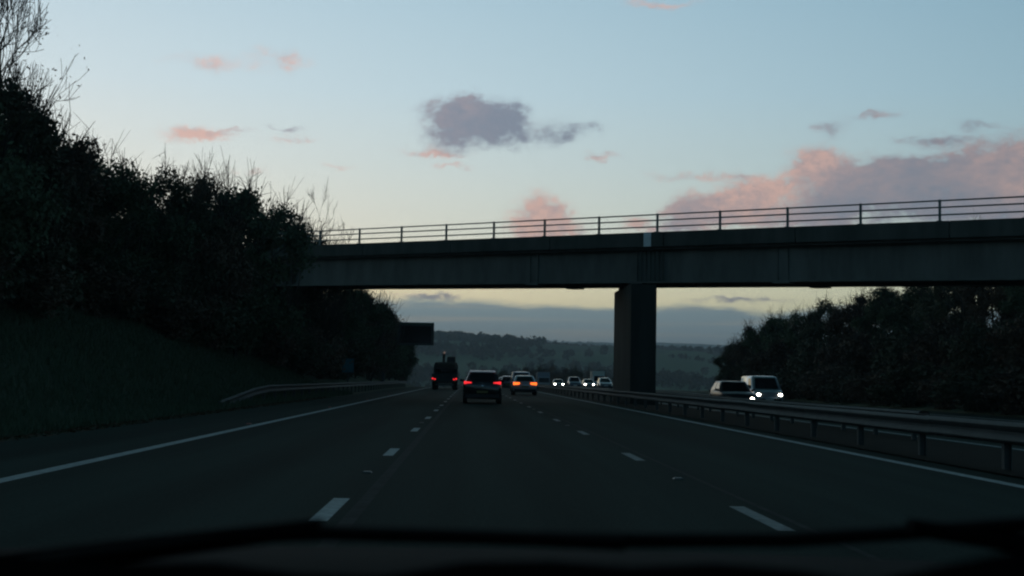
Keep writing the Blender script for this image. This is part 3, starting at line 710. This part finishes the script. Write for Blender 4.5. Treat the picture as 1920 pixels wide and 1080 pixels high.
def machine():
    t = tag(empty('digger', (-2.4, 137.0, 1.56)), 'dark digger loaded on the flatbed lorry, its boom raised with a pale tip', 'digger')
    for sx in (-1, 1):
        prof = [(-1.2, .25), (-1.0, .0), (1.0, 0), (1.2, .25), (1.0, .5), (-1.0, .5)]
        MB().loft([[(sx*.85+d, y, z) for y, z in prof] for d in (-.2, .2)]).build('track', 'tyre', t)
    MB().box(-.65, .65, -.9, .9, .3, .55).build('undercarriage', 'black_trim', t)
    hb = MB().loft([[(-.95, -1.3, .57), (.95, -1.3, .57), (.95, .9, .57), (-.95, .9, .57)], [(-.95, -1.3, 1.0), (.95, -1.3, 1.0), (.95, .9, 1.0), (-.95, .9, 1.0)], [(-.85, -1.1, 1.18), (.85, -1.1, 1.18), (.85, .8, 1.18), (-.85, .8, 1.18)]]).build('engine_house', mat('digger_dark', (.055, .035, .02), .5), t, bevel=.05)
    cb_ = MB().loft([[(.0, -.5, 1.18), (.9, -.5, 1.18), (.9, .9, 1.18), (.0, .9, 1.18)], [(.05, -.4, 1.75), (.85, -.4, 1.75), (.85, .75, 1.75), (.05, .75, 1.75)]]).build('cab', 'digger_dark', t, bevel=.04)
    MB().box(.1, .8, -.49, -.46, 1.28, 1.68).build('cab_window', 'glass_dark', cb_)
    MB().tube([(-.3, .9, .9), (-.32, 1.3, 1.7), (-.30, .6, 2.12)], [.16, .15, .1], 6).build('boom', 'digger_dark', t)
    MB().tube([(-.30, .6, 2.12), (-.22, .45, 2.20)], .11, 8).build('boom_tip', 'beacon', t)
    MB().tube([(-.32, 1.25, 1.68), (-.30, 1.7, 1.0), (-.30, 1.9, .6)], [.10, .09, .08], 6).build('dipper_arm', 'digger_dark', t)
    MB().loft([[(-.6, 1.7, .15), (.0, 1.7, .15), (.0, 2.1, .15), (-.6, 2.1, .15)], [(-.62, 1.6, .6), (.02, 1.6, .6), (.02, 2.05, .6), (-.62, 2.05, .6)]]).build('bucket', 'post_steel', t)
machine()

# ------------------------------------------------------------------ vegetation
def leaf_faces(P, size, rg, flat=0.0):
    n = len(P); a = rg.normal(size=(n, 3)); a /= np.linalg.norm(a, axis=1)[:, None]
    b = rg.normal(size=(n, 3)); b -= (b*a).sum(1)[:, None]*a; b /= np.linalg.norm(b, axis=1)[:, None]
    s = size*(.6+.8*rg.random(n))[:, None]
    V = np.stack([P-a*s, P+b*s*.55, P+a*s, P-b*s*.55], 1).reshape(-1, 3)
    return V, np.arange(n*4).reshape(-1, 4)
def grow(mb, p, d, length, rad, level, rg, spread=.6, up=.25, kids=(3, 5)):
    n = 3; pts = [p]; q = p; dd = d
    for i in range(n):
        dd = (dd + Vector(rg.normal(size=3)*.16) + Vector((0, 0, up*.35))).normalized(); q = q+dd*(length/n); pts.append(q)
    mb.tube(pts, [max(.009, rad*(1-.22*i)) for i in range(n+1)], 5 if rad > .05 else 3, cap=False)
    ends = [(q, dd)]
    if level > 0:
        for k in range(rg.integers(*kids)):
            t = rg.uniform(.35, 1.0); i = min(int(t*n), n-1); bp = pts[i].lerp(pts[i+1], t*n-i)
            nd = (dd + Vector(rg.normal(size=3)*spread) + Vector((0, 0, up))).normalized()
            ends += grow(mb, bp, nd, length*rg.uniform(.5, .78), rad*.5, level-1, rg, spread, up, kids)
    return ends
def raw_mesh(name, mb):
    me = bpy.data.meshes.new(name); me.from_pydata(mb.v, [], mb.f); me.update(); me.materials.append(MATS['bark'])
    return me
def leafy_meshes(seed, H, W, n, leaf, m, low=.05, trunks=3):
    rg = np.random.default_rng(seed)
    # clumps through the crown's volume, more of them near the outside, uneven outline
    cl = []
    while len(cl) < 70:
        v = rg.uniform(-1, 1, 3); r = np.linalg.norm(v)
        if r > 1 or r < .35: continue
        ang = math.atan2(v[1], v[0]); bulge = .78+.22*math.sin(3*ang+seed)+.12*math.sin(5*ang+seed*2)
        z = low*H+(1-low)*H*(.5+.5*v[2])*.93
        wz = W/2*bulge*(1.0 if z < H*.55 else 1.0-.35*(z-H*.55)/(H*.45))
        cl.append((v[0]*wz, v[1]*wz, z, rg.uniform(.10, .21)*W*.62))
    cl = np.array(cl); k = rg.integers(0, len(cl), n)
    d = rg.normal(size=(n, 3)); d /= np.linalg.norm(d, axis=1)[:, None]
    rr = np.cbrt(rg.uniform(.1, 1.0, n))*(1+.34*rg.normal(size=n))
    P = cl[k, :3]+d*(cl[k, 3]*rr)[:, None]*np.array([1, 1, .85])
    P[:, 2] = np.maximum(P[:, 2], .05)
    V, F = leaf_faces(P, leaf, rg)
    crown = np_mesh('crown', V, F, m)
    stems = []
    for i in range(trunks):
        mb = MB()
        a = rg.uniform(0, 6.28)
        stems.append(mb)
        grow(mb, Vector((.2*math.cos(a), .2*math.sin(a), -.4)), Vector((.25*math.cos(a), .25*math.sin(a), 1)).normalized(), H*.52, .035+.011*H, 3, rg, .55, .22, (2, 4))
    # thin shoots standing out of the outline
    mb = MB()
    for i in range(260):
        c = cl[rg.integers(len(cl))]
        if c[2] < H*.5: continue
        p = Vector(c[:3]); dr = (Vector((c[0]*.25, c[1]*.25, H*.22)) + Vector(rg.normal(size=3)*.25)).normalized()
        ln = H*rg.uniform(.10, .24); q1 = p+dr*ln*.5; q2 = p+dr*ln+Vector(rg.normal(size=3)*.08)
        mb.tube([p, q1, q2], [.018, .013, .008], 3, cap=False)
        for k2 in range(2):
            mb.tube([q1.lerp(q2, rg.uniform(0, .6)), q1+(dr+Vector(rg.normal(size=3)*.5))*ln*.45], [.010, .006], 3, cap=False)
    return [('trunk', raw_mesh('trunk', b)) for b in stems]+[('crown', crown), ('twigs', raw_mesh('twigs', mb))]
def bare_meshes(seed, H, m):
    rg = np.random.default_rng(seed); stems = []; ends = []
    for i in range(4):
        a = rg.uniform(0, 6.28); mb = MB(); stems.append(mb)
        ends += grow(mb, Vector((.25*math.cos(a), .25*math.sin(a), -.4)), Vector((.25*math.cos(a), .25*math.sin(a), 1)).normalized(), H*.44, .03+.008*H, 5, rg, .42, .30, (2, 5))
    k = H/max(v[2] for mb in stems for v in mb.v)
    for mb in stems: mb.v = [(x*k, y*k, z*k) for x, y, z in mb.v]
    E = np.array([tuple(e[0]*k) for e in ends]); E = E[E[:, 2] < H*.72]
    sel = rg.integers(0, len(E), 900); P = E[sel]+rg.normal(size=(900, 3))*.15
    V, F = leaf_faces(P, .065, rg)
    return [('trunk', raw_mesh('trunk', b)) for b in stems]+[('crown', np_mesh('crown', V, F, m))]
SHR = [leafy_meshes(21, 6, 5.4, 30000, .074, LEAF_G), leafy_meshes(22, 6, 5.8, 30000, .074, LEAF_D), leafy_meshes(23, 6, 5.0, 28000, .072, LEAF_R), leafy_meshes(24, 6, 5.6, 30000, .074, LEAF_G)]
LOW = [leafy_meshes(31, 3, 4.6, 7000, .10, LEAF_R, low=.0, trunks=2), leafy_meshes(32, 3, 4.4, 7000, .10, LEAF_D, low=.0, trunks=2)]
BARE = [bare_meshes(41, 10, LEAF_D), bare_meshes(42, 10, LEAF_R)]
def plant(name, meshes, base_h, X, Y, h, wide, rz, label, cat, group, sink=.15):
    z = float(ground_z(X, Y))-sink
    t = tag(empty(name, (X, Y, z), rz), label, cat, group); s = (h+sink)/base_h
    t.scale = (s*wide, s*wide, s)
    for nm, me_ in meshes:
        o = link(bpy.data.objects.new(nm, me_), t)
        if nm == 'twigs': o['kind'] = 'stuff'
    return t
ORD = ['first', 'second', 'third', 'fourth', 'fifth', 'sixth', 'seventh', 'eighth', 'ninth', 'tenth', 'eleventh', 'twelfth', 'thirteenth']
G1 = 'trees along the top of the near bank'
crest = [(-15.2,40,6.6), (-15.8,44.5,7.4), (-17.6,53,8.0), (-17.2,59,6.9), (-16.8,64,7.5), (-15.6,68,8.2), (-14.4,72,9.3), (-13.1,76,10.2), (-14.7,101,11.4), (-13.2,105,10.6)]
for i, (X, Y, h) in enumerate(crest):
    plant('leafy_tree', SHR[i % 4], 6, X, Y, h, .82 if h > 8 else .95, i*1.7, f'dark leafy tree, {ORD[i]} from the near end of the row along the left bank', 'tree', G1)
slope = [(-17.6,49,4.3,0), (-18.0,57,3.8,1), (-17.4,63,4.2,1), (-16.4,67,4.8,0), (-14.9,72,5.6,1), (-13.9,77,5.8,0), (-13.6,82,4.6,1)]
for i, (X, Y, h, k) in enumerate(slope):
    plant('bush', SHR[(i+2) % 4], 6, X, Y, h, 1.15, i*2.1, f'{ORD[i]} dark bush of the lower row under the left bank trees, counted from near', 'bush', 'bushes below the bank trees')
low = [(-16.2,74,2.6,0), (-14.2,79,2.9,1), (-12.6,83.5,2.9,0), (-11.6,88,3.0,1), (-11.2,97,3.4,0), (-11.0,106,3.6,1), (-11.0,117,3.4,0)]
for i, (X, Y, h, k) in enumerate(low):
    plant('scrub_bush', LOW[k], 3, X, Y, h, 1.1, i*1.3, f'{ORD[i]} low scrub bush at the foot of the left bank, counted from near', 'bush', 'scrub at the foot of the bank')
scrub = [(-14.6,36,2.2), (-15.6,41,2.5), (-15.2,46,2.0), (-16.4,51,2.6), (-16.0,56,2.2), (-16.2,61,2.7), (-15.2,66,2.5), (-14.6,70.5,2.7)]
for i, (X, Y, h) in enumerate(scrub):
    plant('bramble_bush', LOW[i % 2], 3, X, Y, h, 1.3, i*2.6, f'{ORD[i]} brown bramble clump along the upper edge of the left grass slope', 'bush', 'brambles on the grass slope')
beyond = [(-12.4,101,6.6), (-11.6,115,8.0), (-11.0,128,9.0), (-10.8,142,9.6), (-10.6,158,9.0), (-10.9,178,8.6), (-11.0,196,8.4), (-11.6,216,7.6), (-12.5,238,7.0)]
for i, (X, Y, h) in enumerate(beyond):
    plant('roadside_tree', SHR[(i*3+1) % 4], 6, X, Y, h, .88, i*2.3+.5, f'leafy tree past the bridge beside the inner lane, {ORD[i]} after the bridge', 'tree', 'trees beyond the bridge on the left')
bare = [(-17.2,47,12.6,0,'tall bare-twigged tree at the left edge of the picture, reaching out of frame'), (-17.6,51,9.6,1,'thin bare tree standing just right of the tallest one at the left edge'),
        (-14.0,73,11.0,0,'bare twiggy tree poking above the middle of the left tree row'), (-13.2,98,13.2,1,'bare twiggy tree above the end of the left row, left of the bridge railing'),
        (-11.3,100,11.6,0,'wispy bare tree overlapping the left end of the bridge railing')]
for i, (X, Y, h, k, lab) in enumerate(bare):
    plant('bare_tree', BARE[k], 10, X, Y, h, .8, i*1.9, lab, 'tree', 'leafless trees')
plant('bare_tree', BARE[1], 10, 38.5, 104, 10.7, .6, 1.0, 'top of a bare shrub showing above the bridge parapet at the right', 'tree', 'leafless trees')
back = [(29.6,152,5.2), (30.4,145,6.6), (31.2,138,7.0), (31.9,131,6.7), (32.9,124,6.7), (33.9,118,6.8), (34.7,112,6.8), (35.4,106,6.7), (36.0,100,6.6), (37.0,95,6.4), (38.2,90,5.9)]
for i, (X, Y, h) in enumerate(back):
    plant('bank_tree', SHR[(i+1) % 4], 6, X, Y, h, .98, i*1.1, f'dark tree on top of the bank right of the pier, {ORD[i]} from the far end', 'tree', 'trees on the bank beyond the oncoming lanes')
foot = [(27.9+.06*(i % 5), 134-6.2*i) for i in range(12)]
for i, (X, Y) in enumerate(foot):
    plant('verge_bush', LOW[(i+1) % 2], 3, X, Y, 2.0+.35*(i % 3), 1.6, i*2.2, f'{ORD[i]} low bush at the foot of the slope behind the oncoming lanes', 'bush', 'low bushes beside the oncoming lanes')
front = [(29.6,128,4.4), (30.2,117,4.3), (30.9,108,4.1), (31.6,99,3.9), (32.2,91,3.7), (32.7,85,3.4), (33.2,79,3.3), (29.3,139,4.0)]
for i, (X, Y, h) in enumerate(front):
    plant('bank_bush', LOW[i % 2] if i < 7 else SHR[1], 3 if i < 7 else 6, X, Y, h, 1.0, i*1.4, f'{ORD[i]} scrubby bush on the slope behind the oncoming lanes, right of the pier' if i < 7 else 'leafy bush at the far end of the slope behind the oncoming lanes', 'bush', 'scrub on the bank beyond the oncoming lanes')
valley = [(10.7,430,8.7), (15.4,455,10.0), (18.7,440,10.6), (24.1,470,12.4), (26.1,430,10.8), (31.9,460,11.8), (34.4,440,10.2), (40.8,470,11.6), (43.2,450,10.5), (50.,455,9.5), (57.,465,8.5)]
for i, (X, Y, h) in enumerate(valley):
    plant('valley_tree', SHR[2] if i % 3 else SHR[1], 6, X, Y, h, .9, i*.9, f'russet tree in the dip beyond the traffic, {ORD[i]} from left', 'tree', 'russet trees in the dip')

# far woods and hedges: one mass that nobody could count
def far_wood():
    rg = np.random.default_rng(5); pts = []
    for k in range(40):                                   # hedgerows
        x0, y0 = rg.uniform(-300, 1200), rg.uniform(900, 2900); a = rg.choice([rg.normal(0, .25), rg.normal(1.3, .25)]); ln = rg.uniform(120, 420)
        n = int(ln/5)
        for t in np.linspace(0, 1, n): pts.append((x0+ln*t*math.cos(a)+rg.normal()*2, y0+ln*t*math.sin(a)+rg.normal()*2, rg.uniform(3, 8)))
    for k in range(26):                                   # copses
        x0, y0 = rg.uniform(-300, 1200), rg.uniform(800, 2900); sx, sy = rg.uniform(25, 110), rg.uniform(20, 70)
        for j in range(int(sx*sy/22)): pts.append((x0+rg.normal()*sx, y0+rg.normal()*sy, rg.uniform(7, 14)))
    for k in range(900): pts.append((rg.uniform(-350, 1200), rg.normal(2640, 70), rg.uniform(4, 9)))      # wooded crest
    for k in range(500): pts.append((rg.uniform(-120, 420), rg.uniform(620, 900), rg.uniform(5, 9)))         # valley floor
    for k in range(900): pts.append((rg.uniform(-600, 2400), rg.normal(6500, 120), rg.uniform(10, 22)))
    P = np.array(pts); Z = ground_z(P[:, 0], P[:, 1]); n = 26
    d = rg.normal(size=(len(P), n, 3)); d /= np.linalg.norm(d, axis=2)[:, :, None]
    C = np.stack([P[:, 0], P[:, 1], Z+P[:, 2]*.5], 1)[:, None, :]+d*(P[:, 2]*.5)[:, None, None]*np.array([.85, .85, 1.0])*np.cbrt(rg.random((len(P), n, 1)))
    V, F = leaf_faces(C.reshape(-1, 3), 1.0, rg)
    sc = np.repeat(np.repeat(P[:, 2]*.26, n), 4)[:, None]; cc = np.repeat(C.reshape(-1, 3), 4, 0)
    V = cc+(V-cc)*sc
    tag(link(bpy.data.objects.new('far_woodland', np_mesh('far_woodland', V, F, LEAF_F))), 'distant woods and hedgerows across the hazy valley hillside', 'woodland', kind='stuff')
far_wood()

# grass on the near bank and verges, dead leaves by the road edge
def blades(name, X, Y, h, m, label, cat):
    rg = np.random.default_rng(9); n = len(X); Z = ground_z(X, Y)
    a = rg.uniform(0, 6.28, n); w = .012+.014*rg.random(n); lean = rg.normal(size=(n, 2))*.35*h[:, None]
    B = np.stack([X, Y, Z], 1); dx = np.stack([np.cos(a)*w, np.sin(a)*w, np.zeros(n)], 1)
    T = B+np.stack([lean[:, 0], lean[:, 1], h], 1)
    V = np.stack([B-dx, B+dx, T], 1).reshape(-1, 3)
    tag(link(bpy.data.objects.new(name, np_mesh(name, V, np.arange(3*n).reshape(-1, 3), m))), label, cat, kind='stuff')
n = 130000
gy = 14+76*rng.random(n)**1.2; gx = -7.7-13.5*rng.random(n)
blades('grass', gx, gy, .10+.22*rng.random(n)*(.4+1.2*vnoise(gx*.7, gy*.7)), GRASS, 'short dull green grass on the bank beside the hard shoulder', 'grass')
nl = 5200
lx = np.concatenate([-7.35-np.abs(rng.normal(0, .7, nl)), -8-rng.random(nl//2)*9]); ly = np.concatenate([12+60*rng.random(nl), 14+45*rng.random(nl//2)])
lz = np.where(lx > -7.45, .012, ground_z(lx, ly)+.06)
V, F = leaf_faces(np.stack([lx, ly, lz], 1), .055, rng); V[:, 2] = np.repeat(lz, 4)+(V[:, 2]-np.repeat(lz, 4))*.3
tag(link(bpy.data.objects.new('fallen_leaves', np_mesh('fallen_leaves', V, F, LITTER))), 'brown fallen leaves scattered along the verge of the hard shoulder', 'leaves', kind='stuff')

# ------------------------------------------------------------------ the car the photograph is taken from
own = tag(empty('own_car', (0.1, .6, 0)), 'black dashboard and wipers of the car the picture is taken from', 'car')
def OX(p): return (p[0]-.1, p[1]-.6, p[2])
# dashboard: a moulded slab across the car, its far edge curved, dropping towards the seats
rings = []
for i in range(33):
    x = -.72+1.44*i/32
    c = 1-(abs(x-.02)/.75)**2.2
    hump = .004*math.sin(x*19)+.003*math.sin(x*43+1)
    yf = .84+.10*c
    rings.append([OX((x, .30, .86)), OX((x, .36, .93)), OX((x, .46, .985+hump)), OX((x, .60, 1.024+hump-.004*(1-c))), OX((x, .74, 1.036+hump-.005*(1-c))), OX((x, yf, 0.985-.008*(1-c))), OX((x, yf, .90)), OX((x, .34, .80))])
MB().loft(rings).build('dashboard', 'dash', own, 50)
# instrument hood ahead of the driver
rings = []
for i in range(17):
    a = math.pi*i/16; x = .37-.215*math.cos(a); s_ = math.sin(a)**.55
    rings.append([OX((x, .50, .98)), OX((x, .52, .985+.085*s_)), OX((x, .60, .990+.085*s_)), OX((x, .70, .985+.065*s_)), OX((x, .78, .99))])
MB().loft(rings).build('instrument_hood', 'dash', own, 50)
# bonnet
rings = []
for i in range(21):
    x = -.78+1.56*i/20; c = 1-(abs(x)/.8)**3
    rings.append([OX((x, 1.12, .90)), OX((x, 1.22, .915+.012*c)), OX((x, 1.6, .915+.024*c)), OX((x, 1.9, .86+.03*c)), OX((x, 2.1, .74+.03*c)), OX((x, 2.12, .5)), OX((x, 1.14, .8))])
MB().loft(rings).build('bonnet', mat('bonnet_paint', (.005, .009, .009), .8, spec=.04), own, 50)
MB().hexa([OX((-.74, .96, .93)), OX((.74, .96, .93)), OX((.74, 1.13, .9)), OX((-.74, 1.13, .9))], [OX((-.74, .96, .965)), OX((.74, .96, .965)), OX((.74, 1.13, .925)), OX((-.74, 1.13, .925))]).build('scuttle_panel', 'dash', own)
# unseen roof added above the camera to shade the dashboard, windscreen pillars beside it
rings = []
for i in range(13):
    x = -.62+1.24*i/12; c = 1-(abs(x)/.64)**2.4
    rings.append([OX((x, .42, 1.40+.035*c)), OX((x, .40, 1.43+.04*c)), OX((x, -.4, 1.46+.05*c)), OX((x, -1.4, 1.42+.05*c)), OX((x, -1.4, 1.38+.05*c)), OX((x, -.4, 1.42+.05*c))])
MB().loft(rings).build('roof', 'dash', own, 50)
for sx in (-1, 1):
    MB().tube([OX((sx*.72, 1.0, .93)), OX((sx*.67, .72, 1.19)), OX((sx*.61, .42, 1.40))], [.04, .035, .03], 6).build('windscreen_pillar', 'dash', own, 50)
def wiper(pts, pivot, r=.008):
    mb = MB(); rg_ = []
    for p in pts:
        p = Vector(OX(p)); rg_.append([p+Vector((0, -.004, -.004)), p+Vector((0, .004, -.004)), p+Vector((0, .009, .002)), p+Vector((0, .003, .006)), p+Vector((0, -.003, .006)), p+Vector((0, -.009, .002))])
    b = mb.loft(rg_).build('wiper_blade', 'wiper_rubber', own, 50)
    mid = Vector(pts[len(pts)//2]); pv = Vector(pivot)
    MB().tube([OX(pv), OX(pv.lerp(mid, .15)+Vector((0, -.01, .012))), OX(pv.lerp(mid, .6)+Vector((0, -.01, .010))), OX(mid+Vector((0, -.008, .006)))], [.016, .013, .010, .007], 6).build('wiper_arm', 'wiper_rubber', own, 50)
wiper([(-.33, .95, 1.000), (-.263, .95, 1.010), (-.20, .95, 1.019), (-.168, .95, 1.024), (-.10, .95, 1.028), (-.01, .95, 1.027), (.046, .95, 1.026), (.11, .95, 1.024)], (-.46, 1.0, .965))
wiper([(.05, .957, 1.026), (.12, .957, 1.025), (.226, .957, 1.027), (.31, .957, 1.033), (.40, .957, 1.041), (.50, .957, 1.047)], (.70, 1.0, .97))

# ------------------------------------------------------------------ air
hz = MB().box(-9600, 9600, -400, 9400, -45, 290).build('haze', 'dash')
hz.data.materials.clear()
hm = bpy.data.materials.new('haze_air'); hm.use_nodes = True; ht = hm.node_tree; ht.nodes.clear()
pv = ht.nodes.new('ShaderNodeVolumePrincipled'); pv.inputs['Color'].default_value = (.86, .91, 1.0, 1); pv.inputs['Density'].default_value = 0.00017; pv.inputs['Anisotropy'].default_value = .2
ho = ht.nodes.new('ShaderNodeOutputMaterial'); ht.links.new(pv.outputs[0], ho.inputs['Volume'])
hz.data.materials.append(hm)
tag(hz, 'thin blue evening haze filling the valley air', 'haze', kind='stuff')
